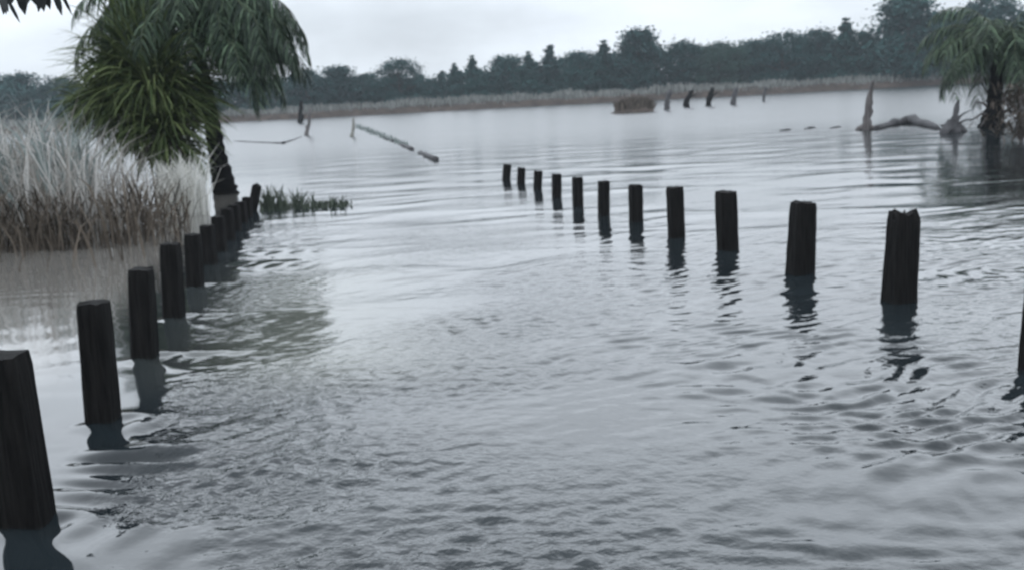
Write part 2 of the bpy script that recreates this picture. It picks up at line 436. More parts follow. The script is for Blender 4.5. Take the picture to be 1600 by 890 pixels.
# silt: how much mud hangs in the water (its own colour, not light)
at_ = wm.attributes.new('silt', 'FLOAT', 'POINT'); at_.data.foreach_set('value', silt.ravel().astype(np.float32))
at_ = wm.attributes.new('ripple', 'FLOAT', 'POINT'); at_.data.foreach_set('value', calm.ravel().astype(np.float32))
at_ = wm.attributes.new('chop', 'FLOAT', 'POINT'); at_.data.foreach_set('value', (chop * np.exp(-np.maximum(Y - 4, 0) / 10)).ravel().astype(np.float32))
at_ = wm.attributes.new('backwater', 'FLOAT', 'POINT')   # stagnant muddy water behind the row of posts
at_.data.foreach_set('value', (smooth01((-0.25 - side) / 0.7) * smooth01((Y - 5.0) / 2.5) * smooth01((26 - Y) / 6)).ravel().astype(np.float32))
at_ = wm.attributes.new('wind', 'FLOAT', 'POINT')   # the open flood is ruffled by fine wind ripples far smaller than the mesh
at_.data.foreach_set('value', (0.06 + 0.20 * smooth01((Y - 13) / 40) * smooth01((X + 14 + Y * 0.5) / 6)).ravel().astype(np.float32))
water = bpy.data.objects.new('water', wm); C.objects.link(water); tag(water, kind='structure')
ma, t, b = new_mat('muddy_flood_water')
co = N(t, 'ShaderNodeTexCoord')
def nnode(scale, stretch, detail=3, rot=0.0):
    mpp = N(t, 'ShaderNodeMapping'); mpp.inputs['Scale'].default_value = stretch; mpp.inputs['Rotation'].default_value = (0, 0, rot)
    nn = N(t, 'ShaderNodeTexNoise'); nn.inputs['Scale'].default_value = scale; nn.inputs['Detail'].default_value = detail
    t.links.new(co.outputs['Object'], mpp.inputs['Vector']); t.links.new(mpp.outputs['Vector'], nn.inputs['Vector'])
    return nn
attr = N(t, 'ShaderNodeAttribute'); attr.attribute_name = 'silt'
attr2 = N(t, 'ShaderNodeAttribute'); attr2.attribute_name = 'ripple'
cloudy = nnode(0.35, (0.6, 1.2, 1), 4)
ra = N(t, 'ShaderNodeValToRGB'); ra.color_ramp.elements[0].position = 0.35; ra.color_ramp.elements[1].position = 0.68
ra.color_ramp.elements[0].color = (0.010, 0.015, 0.018, 1); ra.color_ramp.elements[1].color = (0.024, 0.031, 0.035, 1)
t.links.new(cloudy.outputs['Fac'], ra.inputs['Fac'])
mx = N(t, 'ShaderNodeMix'); mx.data_type = 'RGBA'; mx.inputs['B'].default_value = (0.105, 0.112, 0.098, 1)
t.links.new(attr.outputs['Fac'], mx.inputs['Factor']); t.links.new(ra.outputs['Color'], mx.inputs['A'])
mud_a = N(t, 'ShaderNodeAttribute'); mud_a.attribute_name = 'backwater'
mx2 = N(t, 'ShaderNodeMix'); mx2.data_type = 'RGBA'; mx2.inputs['B'].default_value = (0.155, 0.150, 0.140, 1)
t.links.new(mud_a.outputs['Fac'], mx2.inputs['Factor']); t.links.new(mx.outputs['Result'], mx2.inputs['A'])
t.links.new(mx2.outputs['Result'], b.inputs['Base Color'])
b.inputs['IOR'].default_value = 1.58; b.inputs['Specular IOR Level'].default_value = 0.5
n1 = nnode(5.5, (1, 1.5, 1), 4, R(8)); n2 = nnode(1.1, (0.7, 1.7, 1), 4, R(-6)); pat = nnode(0.16, (0.45, 1.6, 1), 4)
pr = N(t, 'ShaderNodeMapRange'); pr.inputs['From Min'].default_value = 0.38; pr.inputs['From Max'].default_value = 0.66
pr.inputs['To Min'].default_value = 0.15; pr.inputs['To Max'].default_value = 1.0
t.links.new(pat.outputs['Fac'], pr.inputs['Value'])
ms = N(t, 'ShaderNodeMath'); ms.operation = 'MULTIPLY'
t.links.new(pr.outputs['Result'], ms.inputs[0]); t.links.new(attr2.outputs['Fac'], ms.inputs[1])
b1 = N(t, 'ShaderNodeBump'); b1.inputs['Distance'].default_value = 0.02
s1 = N(t, 'ShaderNodeMath'); s1.operation = 'MULTIPLY'; s1.inputs[1].default_value = 0.30
t.links.new(ms.outputs[0], s1.inputs[0]); t.links.new(s1.outputs[0], b1.inputs['Strength']); t.links.new(n1.outputs['Fac'], b1.inputs['Height'])
b2 = N(t, 'ShaderNodeBump'); b2.inputs['Distance'].default_value = 0.06
s2 = N(t, 'ShaderNodeMath'); s2.operation = 'MULTIPLY'; s2.inputs[1].default_value = 0.22
t.links.new(ms.outputs[0], s2.inputs[0]); t.links.new(s2.outputs[0], b2.inputs['Strength']); t.links.new(n2.outputs['Fac'], b2.inputs['Height'])
attr3 = N(t, 'ShaderNodeAttribute'); attr3.attribute_name = 'chop'
n3 = nnode(13.0, (1, 1.25, 1), 3, R(20)); b3 = N(t, 'ShaderNodeBump'); b3.inputs['Distance'].default_value = 0.02
t.links.new(attr3.outputs['Fac'], b3.inputs['Strength']); t.links.new(n3.outputs['Fac'], b3.inputs['Height'])
t.links.new(b2.outputs['Normal'], b3.inputs['Normal']); t.links.new(b3.outputs['Normal'], b1.inputs['Normal']); t.links.new(b1.outputs['Normal'], b.inputs['Normal'])
attr4 = N(t, 'ShaderNodeAttribute'); attr4.attribute_name = 'wind'
t.links.new(attr4.outputs['Fac'], b.inputs['Roughness'])
wm.materials.append(ma)

# ------------------------------------------------------------------ far trees
def crown_mesh(kind, seed, mat, n_clump=120, n_leaf=90, leaf=0.044):
    """unit tree: height 1, crown of leaf faces in clumps; returns (crown MB, trunk MB)"""
    rg = random.Random(seed); cm, tm = MB(), MB()
    lean = rg.uniform(-0.04, 0.04)
    top = {'round': 0.80, 'tall': 0.9, 'spire': 0.97, 'broad': 0.75}[kind]
    tm.tube([(0, 0, -0.03), (lean * .3, 0, 0.3), (lean, 0.01, 0.6), (lean * 1.5, 0, top)], [0.022, 0.017, 0.012, 0.004], 6, 0.1, rg)
    cl = []
    for i in range(n_clump):
        u = rg.random()
        if kind == 'spire':
            u = 1 - rg.random() ** 0.62; z = 0.06 + 0.91 * u; r = 0.24 * (1 - u) * (0.75 + 0.35 * math.sin(u * 23)) + 0.004
        elif kind == 'tall':
            z = 0.05 + 0.9 * u; r = 0.21 * math.sin(math.pi * (0.12 + 0.80 * u)) ** 0.7
        elif kind == 'broad':
            z = 0.05 + 0.88 * u; r = 0.46 * math.sin(math.pi * (0.15 + 0.80 * u)) ** 0.6
        else:
            z = 0.05 + 0.88 * u; r = 0.33 * math.sin(math.pi * (0.15 + 0.80 * u)) ** 0.65
        a = rg.uniform(0, 6.283); q = r * (0.35 + 0.75 * rg.random())
        cl.append((Vector((q * math.cos(a) + lean * z, q * math.sin(a), z + rg.uniform(-.03, .03))), rg.uniform(0.045, 0.105) * ((0.85 * (1 - u) + 0.22) if kind == 'spire' else 1)))
    for i, (c, s) in enumerate(cl):
        if i % 4 == 0:
            z0 = max(0.1, c.z - 0.16)
            tm.tube([(lean * z0, 0, z0), tuple((c + Vector((lean * z0, 0, z0))) * 0.5 + Vector((0, 0, 0.02))), tuple(c)], [0.008, 0.006, 0.002], 4, 0, rg)
        for _ in range(n_leaf):
            d = Vector((rg.gauss(0, 1), rg.gauss(0, 1), rg.gauss(0, 0.75)))
            p = c + d * (s * 0.72)
            if p.z < 0.03: continue
            n = Vector((rg.gauss(0, 1), rg.gauss(0, 1), rg.gauss(0.4, 1))).normalized()
            a = n.cross(Vector((rg.random(), rg.random(), rg.random()))).normalized(); bb = n.cross(a)
            l = leaf * rg.uniform(0.5, 1.2); w = l * rg.uniform(0.4, 0.75)
            cm.quad(p - a * l / 2, p + bb * w / 2, p + a * l / 2, p - bb * w / 2)
    return cm, tm

kinds = {}
for ki, (kind, seed, mi) in enumerate((('round', 1, 0), ('round', 2, 1), ('tall', 3, 1), ('tall', 4, 0), ('spire', 5, 1), ('spire', 6, 0), ('broad', 7, 1), ('broad', 8, 2))):
    cm, tm = crown_mesh(kind, seed, None)
    kinds.setdefault(kind, []).append((cm.mesh('crown', M['far%d' % mi]), tm.mesh('trunk', M['far_bark'], True)))

def far_tree(px, ty, kind, var, wpx, label, D, cat='tree', group='trees behind the far bank', rz=0.0):
    # foot on the land, top at that pixel's height, width as the photograph shows
    p = atY(px, ty, D); hgt = p.z - 0.75
    wid = wpx / F_PX * D
    nat = {'round': 0.72, 'tall': 0.50, 'spire': 0.50, 'broad': 0.98}[kind]
    o = empty('broadleaf_tree' if kind != 'spire' else 'spire_tree', (p.x, D, 0.75), rz)
    cr_, tr_ = kinds[kind][var]
    a = bpy.data.objects.new('trunk', tr_); c = bpy.data.objects.new('crown', cr_)
    for q in (a, c):
        C.objects.link(q); q.parent = o
    s = hgt / 0.99; sw = wid / nat
    o.scale = (sw, sw, s)
    tag(o, label, cat, group)

TREES = [
    (28, 116, 'round', 0, 95, 'dark bushy tree beyond the reeds at the picture edge, below hanging leaves', 168),
    (92, 120, 'broad', 0, 90, 'low dark tree crown showing between the reed tops and the bush palm', 170),
    (478, 108, 'round', 1, 80, 'dark round tree next to the drooping palm fronds, behind a short stake', 156),
    (528, 104, 'tall', 0, 60, 'dark narrow-topped tree, second out from the drooping palm fronds', 160),
    (572, 116, 'round', 0, 60, 'low round tree in the dip before the block-shaped dark tree', 163),
    (622, 92, 'broad', 0, 92, 'dark block-shaped broad tree with a sheer side dropping to a sky notch', 158),
    (690, 110, 'spire', 0, 36, 'small pointed tree rising in the sky notch past the block-shaped tree', 162),
    (712, 100, 'spire', 1, 50, 'narrow tree beside the small pointed one past the sky notch', 160),
    (739, 88, 'spire', 1, 54, 'dark spire tree standing over its low neighbours, above the half-sunk log', 158),
    (792, 90, 'tall', 1, 60, 'narrow-headed tree above the far tip of the post row', 163),
    (822, 82, 'spire', 1, 60, 'upright pointed tree between the narrow-headed one and the sharpest spire', 158),
    (859, 69, 'spire', 0, 58, 'sharpest dark spire on the skyline over the open water', 160),
    (902, 82, 'round', 0, 70, 'bushy tree just past the sharpest spire', 158),
    (944, 65, 'spire', 1, 72, 'tall bushy tree with pointed tip, next to the flat-topped tower tree', 160),
    (999, 46, 'tall', 0, 74, 'tower-like tree with ragged flat top, above the dark mound', 156),
    (1064, 64, 'round', 1, 84, 'wide round tree beside the tower-like tree', 160),
    (1122, 66, 'broad', 1, 96, 'even-topped grey-green tree above the leaning stumps', 158),
    (1175, 64, 'round', 0, 76, 'even-topped dark tree past the leaning stumps', 162),
    (1222, 50, 'broad', 0, 104, 'broad domed tree in the middle of the even skyline', 157),
    (1272, 46, 'round', 1, 84, 'domed tree beside the feathery twin tops', 160),
    (1320, 30, 'spire', 1, 84, 'feathery peaked tree over the dead standing trunk, with twin tops', 156),
    (1350, 50, 'round', 0, 56, 'lower tree at the foot of the tall dark tree group', 158),
    (1414, -4, 'tall', 1, 98, 'tall dark tree with ragged lobed head, starting the high tree group', 150),
    (1462, 22, 'round', 0, 100, 'dark tree in the saddle of the high tree group', 152),
    (1508, 14, 'broad', 1, 110, 'grey-green tree in the high group, behind the flooded palm', 154),
    (1552, -8, 'broad', 0, 124, 'broadest domed tree of the high group, above the flooded palm', 150),
    (1612, 24, 'round', 1, 96, 'dark tree at the picture edge, closing the high tree group', 151),
]
for i, (px, ty, kind, var, w, lab, D) in enumerate(TREES):
    far_tree(px, ty, kind, var, w, lab, D, rz=i * 1.3)

# the rest of the wood, one mass
rng = random.Random(9)
sky_x = [-200, 0, 60, 110, 180, 460, 540, 572, 640, 660, 700, 800, 870, 960, 1060, 1150, 1220, 1320, 1372, 1396, 1480, 1560, 1640, 1900]
sky_y = [118, 128, 132, 132, 130, 118, 122, 124, 112, 120, 108, 98, 86, 80, 70, 76, 66, 58, 62, 26, 20, 6, 14, 40]
mb = MB()
for i in range(3000):
    px = rng.uniform(-230, 1880)
    D = rng.uniform(158, 178)
    ty = float(np.interp(px, sky_x, sky_y)) + 8 + 9 * noise.noise(Vector((px * 0.06, 0, 0)))
    topz = atY(px, ty, D).z
    z = 0.9 + (topz - 0.9) * rng.random() ** 1.25
    x = atY(px, ty, D).x
    s = rng.uniform(0.5, 1.0)
    for _ in range(40):
        p = Vector((x + rng.gauss(0, s), D + rng.gauss(0, s), min(z + rng.gauss(0, s * 0.6), topz + abs(rng.gauss(0, 0.45)))))
        n = Vector((rng.gauss(0, 1), rng.gauss(0, 1), rng.gauss(0.4, 1))).normalized()
        a = n.cross(Vector((rng.random(), rng.random(), rng.random()))).normalized(); bb = n.cross(a)
        l = rng.uniform(0.4, 0.9); w = l * rng.uniform(0.45, 0.8)
        mb.quad(p - a * l / 2, p + bb * w / 2, p + a * l / 2, p - bb * w / 2)
tag(mb.build('distant_woodland', M['far1']), 'dark blue-green wood filling the skyline behind the single far trees', 'woodland', kind='stuff')

# ------------------------------------------------------------------ palms
def frond_mesh(elev, length, leaf_len, seed, sag=1.0, hang=0.75):
    """one feather frond growing along +x; leaflets hang with gravity"""
    rg = random.Random(seed); lf, rb = MB(), MB()
    n = 26; p = Vector((0, 0, 0)); ang = elev; pts = [p.copy()]
    for i in range(n):
        p = p + Vector((math.cos(ang), 0, math.sin(ang))) * (length / n)
        ang = max(ang - sag * (0.030 + 0.105 * i / n), R(-86)); pts.append(p.copy())
    rb.tube(pts, [0.022 * (1 - 0.85 * i / n) for i in range(n + 1)], 5)
    for i in range(4, n + 1):
        u = i / n
        T = (pts[i] - pts[i - 1]).normalized()
        ll0 = leaf_len * (math.sin(math.pi * min(1, 0.16 + 0.80 * u)) ** 0.6)
        for sgn in (-1, 1):
            for rep in (0, 1):
                ll = ll0 * rg.uniform(0.75, 1.15)
                d = (Vector((0, sgn, 0)) * rg.uniform(0.55, 0.95) + T * rg.uniform(0.35, 0.75) + Vector((0, 0, rg.uniform(-0.2, 0.25)))).normalized()
                q = pts[i] - T * (rep * length / n * 0.5); pl = [q.copy()]
                for k in range(4):
                    d = (d + Vector((0, 0, -1)) * hang * rg.uniform(0.35, 0.75)).normalized()
                    q = q + d * (ll / 4); pl.append(q.copy())
                sd_ = d.cross(Vector((rg.gauss(0, .3), rg.gauss(0, .3), 1)))
                sd_ = (T * 0.8 + Vector((rg.gauss(0, .35), rg.gauss(0, .35), rg.gauss(0, .2)))).normalized()
                w = rg.uniform(0.022, 0.042)
                lf.strip(pl, [w * .6, w, w, w * .8, w * .1], sd_)
    return lf.mesh('leaflets', M['frond']), rb.mesh('frond', M['rachis'], True)

FR = [frond_mesh(R(e), l, 0.85, 60 + i, s) for i, (e, l, s) in enumerate(((72, 2.9, 1.15), (52, 2.9, 1.1), (32, 2.8, 1.05), (10, 2.5, 1.0), (-20, 2.1, 0.9), (62, 2.6, 1.5), (42, 2.7, 1.35)))]

def add_frond(root, loc, var, az, s):
    fr = bpy.data.objects.new('frond', FR[var][1]); lf = bpy.data.objects.new('leaflets', FR[var][0])
    C.objects.link(fr); C.objects.link(lf); lf.parent = fr; fr.parent = root
    fr.location = loc; fr.rotation_euler = (0, 0, az); fr.scale = (s, s, s)

# tall palm over the reed-side row
pb = at(352, 303)
palm = empty('palm_tree', pb)
tag(palm, 'tall palm with black leaning trunk and long drooping fronds over the reed-side posts', 'palm')
def rel(px, py, Yd, base): return atY(px, py, Yd) - base
tr = [rel(356, 318, pb.y, pb), rel(350, 290, pb.y, pb), rel(339, 240, pb.y, pb), rel(331, 190, pb.y, pb), rel(318, 120, pb.y - .05, pb), rel(306, 70, pb.y - .05, pb), rel(296, 28, pb.y - .05, pb)]
mb = MB(); rg = random.Random(3)
def dense(pts, rad, n=6):
    P, Q = [], []
    for i in range(len(pts) - 1):
        for k in range(n):
            u = k / n; P.append(pts[i].lerp(pts[i + 1], u)); Q.append((rad[i] + (rad[i + 1] - rad[i]) * u) * (1.09 if k % 2 else 0.94))
    P.append(pts[-1]); Q.append(rad[-1]); return P, Q
P, Q = dense(tr[:5], [0.30, 0.245, 0.185, 0.155, 0.14])
mb.tube(P, Q, 12, 0.05, rg); mb.build('trunk', M['bark'], palm, True)
P, Q = dense(tr[4:], [0.138, 0.14, 0.17]); mb = MB(); mb.tube(P, Q, 12, 0.05, rg); mb.build('upper_trunk', M['bark_green'], palm, True)
rg = random.Random(17); top = tr[-1]
for i in range(54):
    az = i * 2.39996 + rg.uniform(-.2, .2)
    var = (0, 1, 1, 2, 2, 3, 4, 5, 6, 6, 3)[i % 11]
    add_frond(palm, top + Vector((0.08 * math.cos(az), 0.08 * math.sin(az), rg.uniform(-0.45, 0.05))), var, az, rg.uniform(0.82, 1.04))

for i in range(40):
    az = rg.uniform(-1.0, 0.9)
    add_frond(palm, rel(314 - 8 * (i % 3), 88 - 26 * (i % 3), pb.y - .05, pb), (2, 3, 6, 2, 5)[i % 5], az, rg.uniform(0.82, 1.08))
# bush palm in front of it
def sword_bush(name, base, stem_pts, stem_r, head_list, n_leaf, label, leafmat, dead=40, wid=(0.03, 0.07), seed=1, cat='palm'):
    root = empty(name, base); tag(root, label, cat)
    rg = random.Random(seed)
    mb = MB()
    for pts, rad in zip(stem_pts, stem_r):
        P, Q = dense(pts, rad, 4); mb.tube(P, Q, 9, 0.08, rg)
    mb.build('trunk', M['bark'], root, True)
    mb, md = MB(), MB()
    for (c, rad_, up, nl) in head_list:
        for i in range(nl + dead):
            isd = i >= nl
            az = rg.uniform(0, 6.283)
            el = (rg.uniform(-0.25, 1.5) if not isd else rg.uniform(-1.4, -0.5))
            Ln = rad_ * rg.uniform(0.65, 1.12) * (0.62 if isd else 1)
            d = Vector((math.cos(az) * math.cos(el), math.sin(az) * math.cos(el), math.sin(el)))
            p = c + Vector((rg.gauss(0, .05), rg.gauss(0, .05), rg.gauss(0, .13))); pl = [p.copy()]
            for k in range(6):
                d = (d + Vector((0, 0, -1)) * up * rg.uniform(0.05, 0.27) * (0.5 + k * 0.28)).normalized()
                p = p + d * (Ln / 6); pl.append(p.copy())
            sdv = d.cross(Vector((0, 0, 1)) + Vector((rg.gauss(0, .4), rg.gauss(0, .4), 0))).normalized()
            w = rg.uniform(*wid)
            (md if isd else mb).strip(pl, [w * .7, w, w, w * .9, w * .7, w * .45, w * .08], sdv)
    mb.build('crown', leafmat, root); md.build('dead_skirt', M['dryfrond'], root)
    return root
bb_ = at(268, 316)
hd = lambda px, py, dy=0: rel(px, py, bb_.y + dy, bb_)
sword_bush('bush_palm', bb_, [[hd(270, 335), hd(266, 250), hd(248, 165)], [hd(262, 258), hd(240, 215), hd(205, 178)]],
           [[0.30, 0.27, 0.16], [0.17, 0.15, 0.10]],
           [(hd(240, 135), 1.75, 0.75, 700), (hd(188, 155, 0.2), 1.45, 0.95, 600), (hd(255, 205, -.2), 1.35, 0.9, 460), (hd(205, 95, .3), 1.5, 0.8, 560), (hd(275, 160, .2), 1.35, 0.9, 360), (hd(155, 178, .1), 1.0, 1.1, 260), (hd(268, 238, -.1), 0.95, 1.3, 260), (hd(215, 205, -.1), 1.1, 1.2, 260)], 0,
           'bushy yellow-green palm with radiating sword leaves, behind the pale reeds', M['bushleaf'], 60, seed=5)

# flooded palm at the other side
pb2 = at(1551, 199)
palm2 = empty('palm_tree', pb2)
tag(palm2, 'short flooded palm with dark spreading base, beside the broken stump in the water', 'palm')
q = lambda px, py, dy=0: rel(px, py, pb2.y + dy, pb2)
mb = MB(); rg = random.Random(8)
P, Q = dense([q(1550, 206), q(1551, 190), q(1553, 165), q(1557, 130), q(1562, 95)], [0.50, 0.36, 0.22, 0.21, 0.19], 5)
mb.tube(P, Q, 10, 0.08, rg); mb.build('trunk', M['bark'], palm2, True)
mb = MB()
for (x0, y0, x1, y1, dy) in ((1552, 180, 1515, 190, -.3), (1552, 172, 1588, 158, -.2), (1551, 182, 1600, 178, .2), (1553, 165, 1597, 136, -.4), (1551, 176, 1522, 160, .2), (1552, 186, 1574, 197, -.5), (1553, 160, 1585, 168, -.5), (1550, 186, 1532, 198, -.4)):
    a_, b_ = q(x0, y0), q(x1, y1, dy)
    mb.tube([a_, a_.lerp(b_, .5) + Vector((0, 0, .14)), b_], [0.05, 0.04, 0.015], 5, 0.1, rg)
mb.build('dead_petioles', M['deadwood'], palm2, True)
top = q(1563, 76)
for i in range(46):
    az = i * 2.39996 + rg.uniform(-.2, .2)
    var = (0, 1, 2, 2, 3, 3, 4, 5, 6, 1)[i % 10]
    add_frond(palm2, top + Vector((0, 0, rg.uniform(-0.35, 0.05))), var, az, rg.uniform(0.85, 1.08))

# brown dry bush at the picture edge
bz = at(1596, 222); root = empty('dry_bush', bz); tag(root, 'brown dry bush standing in water at the picture edge beside the flooded palm', 'bush')
mb, ms_ = MB(), MB(); rg = random.Random(12)
for i in range(9):
    a = rg.uniform(0, 6.28); ms_.tube([(0, 0, -.1), (.15 * math.cos(a), .15 * math.sin(a), .5), (.45 * math.cos(a), .4 * math.sin(a), 1.1)], [.03, .022, .008], 5)
for i in range(900):
    p = Vector((rg.gauss(0.1, .32), rg.gauss(0, .35), 0.12 + 1.2 * rg.random()))
    d = Vector((rg.gauss(0, .6), rg.gauss(0, .6), rg.gauss(.2, .8))).normalized(); w = rg.uniform(.02, .05)
    mb.strip([p, p + d * .13, p + d * .26 + Vector((0, 0, -.03))], [w * .6, w, w * .1], d.cross(Vector((rg.random(), rg.random(), 1))).normalized())
ms_.build('stem', M['deadwood'], root); mb.build('dry_leaves', M['dryfrond'], root)

# ------------------------------------------------------------------ reeds on the near bank
rng = random.Random(31)
def reed_blades(n, px0, px1, Y0, Y1, h0, h1, w0, w1, lean, seed, hfun=None, z0=-0.05, wind=0.0, dens=None):
    rg = random.Random(seed); mb = MB()
    i = 0
    while i < n:
        Yd = rg.uniform(Y0, Y1); px = rg.uniform(px0, px1)
        p = atY(px, 400, Yd); p.z = z0
        c = 0.5 + 0.9 * noise.noise(Vector((p.x * 0.9, p.y * 0.5, seed * 3.7)))
        if dens and rg.random() > dens(px, Yd): continue
        if rg.random() > 0.10 + 1.25 * c: continue
        i += 1
        c2 = noise.noise(Vector((p.x * 2.3, p.y * 1.3, seed * 1.9 + 5)))
        h = rg.uniform(h0, h1) * (0.66 + 0.45 * c + 0.22 * c2) * (hfun(px) if hfun else 1)
        a = rg.uniform(0, 6.283); s = Vector((math.cos(a), math.sin(a), 0))
        l = Vector((rg.gauss(wind, lean), rg.gauss(0, lean), 0)) * h
        w = rg.uniform(w0, w1)
        Z = Vector((0, 0, h))
        mb.strip([p, p + l * .12 + Z * .35, p + l * .45 + Z * .72, p + l + Z * (1 - 0.25 * min(1, l.length / h))], [w, w * 1.15, w, w * .12], s)
    return mb
hf = lambda px: float(np.interp(px, [-100, 0, 60, 130, 200, 260, 330], [1.2, 1.12, 1.06, 0.98, 0.95, 0.9, 0.8]))
dn0 = lambda px, Yd: float(np.interp(px, [-90, 110, 180, 222, 250], [1, 1, .7, .22, .0])) * (1.0 if Yd > 15 else 0.55)
mb = reed_blades(1850, -90, 285, 14.0, 19.0, 0.6, 2.0, 0.008, 0.028, 0.34, 1, hf, dens=dn0)
m2 = reed_blades(420, 255, 335, 17.2, 19.2, 0.6, 1.3, 0.012, 0.035, 0.24, 2, dens=lambda px, Yd: float(np.interp(px, [255, 285, 312, 338], [.15, .9, .7, 0])))
tag(mb.build('dry_reeds', M['reed']), 'thick bed of pale dry reeds standing in still water beside the posts', 'reeds', kind='stuff')
tag(m2.build('pale_grass', M['palegrass']), 'whitish grass clump between the bush palm and the black palm trunk', 'grass', kind='stuff')
mb = reed_blades(420, -120, 150, 14.6, 18.5, 1.6, 2.35, 0.018, 0.045, 0.26, 3, hf, wind=-0.12)
tag(mb.build('green_reeds', M['reedgreen']), 'taller grey-green reeds bending over the dry ones at the picture edge', 'reeds', kind='stuff')
dn = lambda px, Yd: float(np.interp(px, [-100, 0, 20, 60, 120, 160, 250, 300], [.5, .7, .8, 1, .9, .6, .4, .12]))
mb = reed_blades(1500, -100, 300, 13.4, 17.0, 0.10, 1.15, 0.009, 0.03, 0.45, 4, None, dens=dn)
m3 = reed_blades(70, -60, 235, 11.6, 14.2, 0.25, 0.8, 0.008, 0.02, 0.3, 9)
n0 = len(mb.v); mb.v += m3.v; mb.f += [tuple(i + n0 for i in f) for f in m3.f]
tag(mb.build('reed_litter', M['reedbase']), 'dark brown rotting stems at the foot of the dry reeds', 'reeds', kind='stuff')

# green tufts by the end of the row
mb = MB(); rg = random.Random(6)
for i in range(700):
    u = rg.random() ** 1.15; px = 408 + 142 * u
    p = at(px, 327 - 5 * u + rg.uniform(-6, 3)); p.z = -.02
    h = rg.uniform(.04, .30) * (1.1 - .7 * u) * (1.5 if noise.noise(Vector((px * .12, 0, 0))) > .12 else .6)
    a = rg.uniform(0, 6.283); l = Vector((rg.gauss(0, .3), rg.gauss(0, .3), 0)) * h; w = rg.uniform(.012, .03)
    mb.strip([p, p + l * .4 + Vector((0, 0, h * .6)), p + l + Vector((0, 0, h))], [w, w, w * .1], Vector((math.cos(a), math.sin(a) * .3, 0)).normalized())
tag(mb.build('water_grass', M['tuft']), 'low strip of dark green grass tufts poking out of the water past the pointed stake', 'grass', kind='stuff')

# ------------------------------------------------------------------ things standing and lying in the open water
def log(name, pix, rad, mat, label, cat, sink=0.35, seed=0, sides=9):
    pts = [at(x, y) for x, y in pix]; c = pts[len(pts) // 2].copy()
    mb = MB(); rg = random.Random(seed)
    P, Q = [], []
    for i in range(len(pts) - 1):
        for k in range(4):
            u = k / 4; r = rad[i] + (rad[i + 1] - rad[i]) * u
            P.append(pts[i].lerp(pts[i + 1], u) - c + Vector((0, rg.uniform(-.25, .25) * r, r * (1 - 2 * sink) + rg.uniform(-.2, .2) * r))); Q.append(r * rg.uniform(.8, 1.15))
    P.append(pts[-1] - c); Q.append(rad[-1] * .6)
    mb.tube(P, Q, sides, 0.14, rg)
    o = mb.build(name, mat, smooth=True, loc=c); tag(o, label, cat); return o

def snag(name, pix, Ypx, rad, mat, label, cat, group=None, twigs=(), roots=0, seed=0):
    b = at(*Ypx); rg = random.Random(seed)
    pts = [atY(x, y, b.y) - b for x, y in pix]; pts = [pts[0] - Vector((0, 0, .4))] + pts
    rad = [rad[0] * 1.1] + list(rad)
    P, Q = dense(pts, rad, 4); Q = [v * rg.uniform(.8, 1.2) for v in Q]; P = [p + Vector((rg.gauss(0, .12), 0, 0)) * r_ for p, r_ in zip(P, Q)]
    mb = MB(); mb.tube(P, Q, 8, 0.2, rg)
    for k in range(3):
        a = rg.uniform(0, 6.28); o_ = Vector((math.cos(a), math.sin(a), 0)) * Q[-1] * .55
        mb.tube([P[-1] + o_ - Vector((0, 0, .05)), P[-1] + o_ * 1.1 + Vector((0, 0, rg.uniform(.5, 1.6) * Q[-1]))], [Q[-1] * .45, Q[-1] * .08], 5, .2, rg)
    if twigs or roots:
        root = empty(name, b); tag(root, label, cat, group); mb.build('trunk', mat, root, True)
        for (x0, y0, x1, y1, r) in twigs:
            a_, c_ = atY(x0, y0, b.y) - b, atY(x1, y1, b.y - .15) - b; mt = MB()
            mt.tube([a_, a_.lerp(c_, .55) + Vector((0, 0, .05)), c_], [r, r * .75, r * .3], 6, .12, rg); mt.build('branch', mat, root, True)
        for k in range(roots):
            a = rg.uniform(0, 6.28); rr = rad[1] * 2.6; mt = MB()
            mt.tube([(0, 0, rad[1] * .9), (rr * .6 * math.cos(a), rr * .6 * math.sin(a), rad[1] * .35), (rr * math.cos(a), rr * math.sin(a), -.08)], [rad[1] * .7, rad[1] * .5, rad[1] * .25], 6, .12, rg); mt.build('root', mat, root, True)
        return root
    o = mb.build(name, mat, smooth=True, loc=b); tag(o, label, cat, group); return o

for pix, rr, lab, sd_ in (([(682, 251), (668, 245), (654, 239)], .085, 'longest of three half-sunk dark timbers in a broken line, its end towards the post row', 1),
                          ([(645, 235), (633, 230), (624, 226)], .075, 'middle piece of the broken line of half-sunk timbers, just past the gap', 2),
                          ([(615, 222), (606, 218), (598, 214)], .07, 'small far piece of the broken line of half-sunk timbers, among grey-green weeds', 3)):
    log('half_sunk_timber', pix, [rr, rr * 1.1, rr * .8], M['driftwood'], lab, 'timber', 0.35, sd_)['group'] = 'half-sunk timbers in a broken line'
log('floating_branch', [(472, 214), (456, 220), (442, 225), (425, 224), (400, 223), (365, 221)], [0.025, 0.04, 0.075, 0.035, 0.03, 0.03], M['driftwood'], 'thin bent branch floating from the short stake towards the palm', 'branch', 0.3, 2)
mb = MB(); rg = random.Random(14)
for i in range(420):
    u = rg.random(); px = 556 + 82 * u; py = 199 + 31 * u + rg.uniform(-3.5, 2)
    p = at(px, py); p.z = -.03; h = rg.uniform(.08, .34) * (1.1 - .6 * u); a = rg.uniform(0, 6.28); w = rg.uniform(.03, .07)
    l = Vector((rg.gauss(0, .4), rg.gauss(0, .4), 0)) * h
    mb.strip([p, p + l * .4 + Vector((0, 0, h * .6)), p + l + Vector((0, 0, h))], [w, w, w * .1], Vector((math.cos(a), math.sin(a), 0)))
tag(mb.build('water_weeds', M['reedgreen']), 'faint line of grey-green weeds leading on from the half-sunk log', 'weeds', kind='stuff')
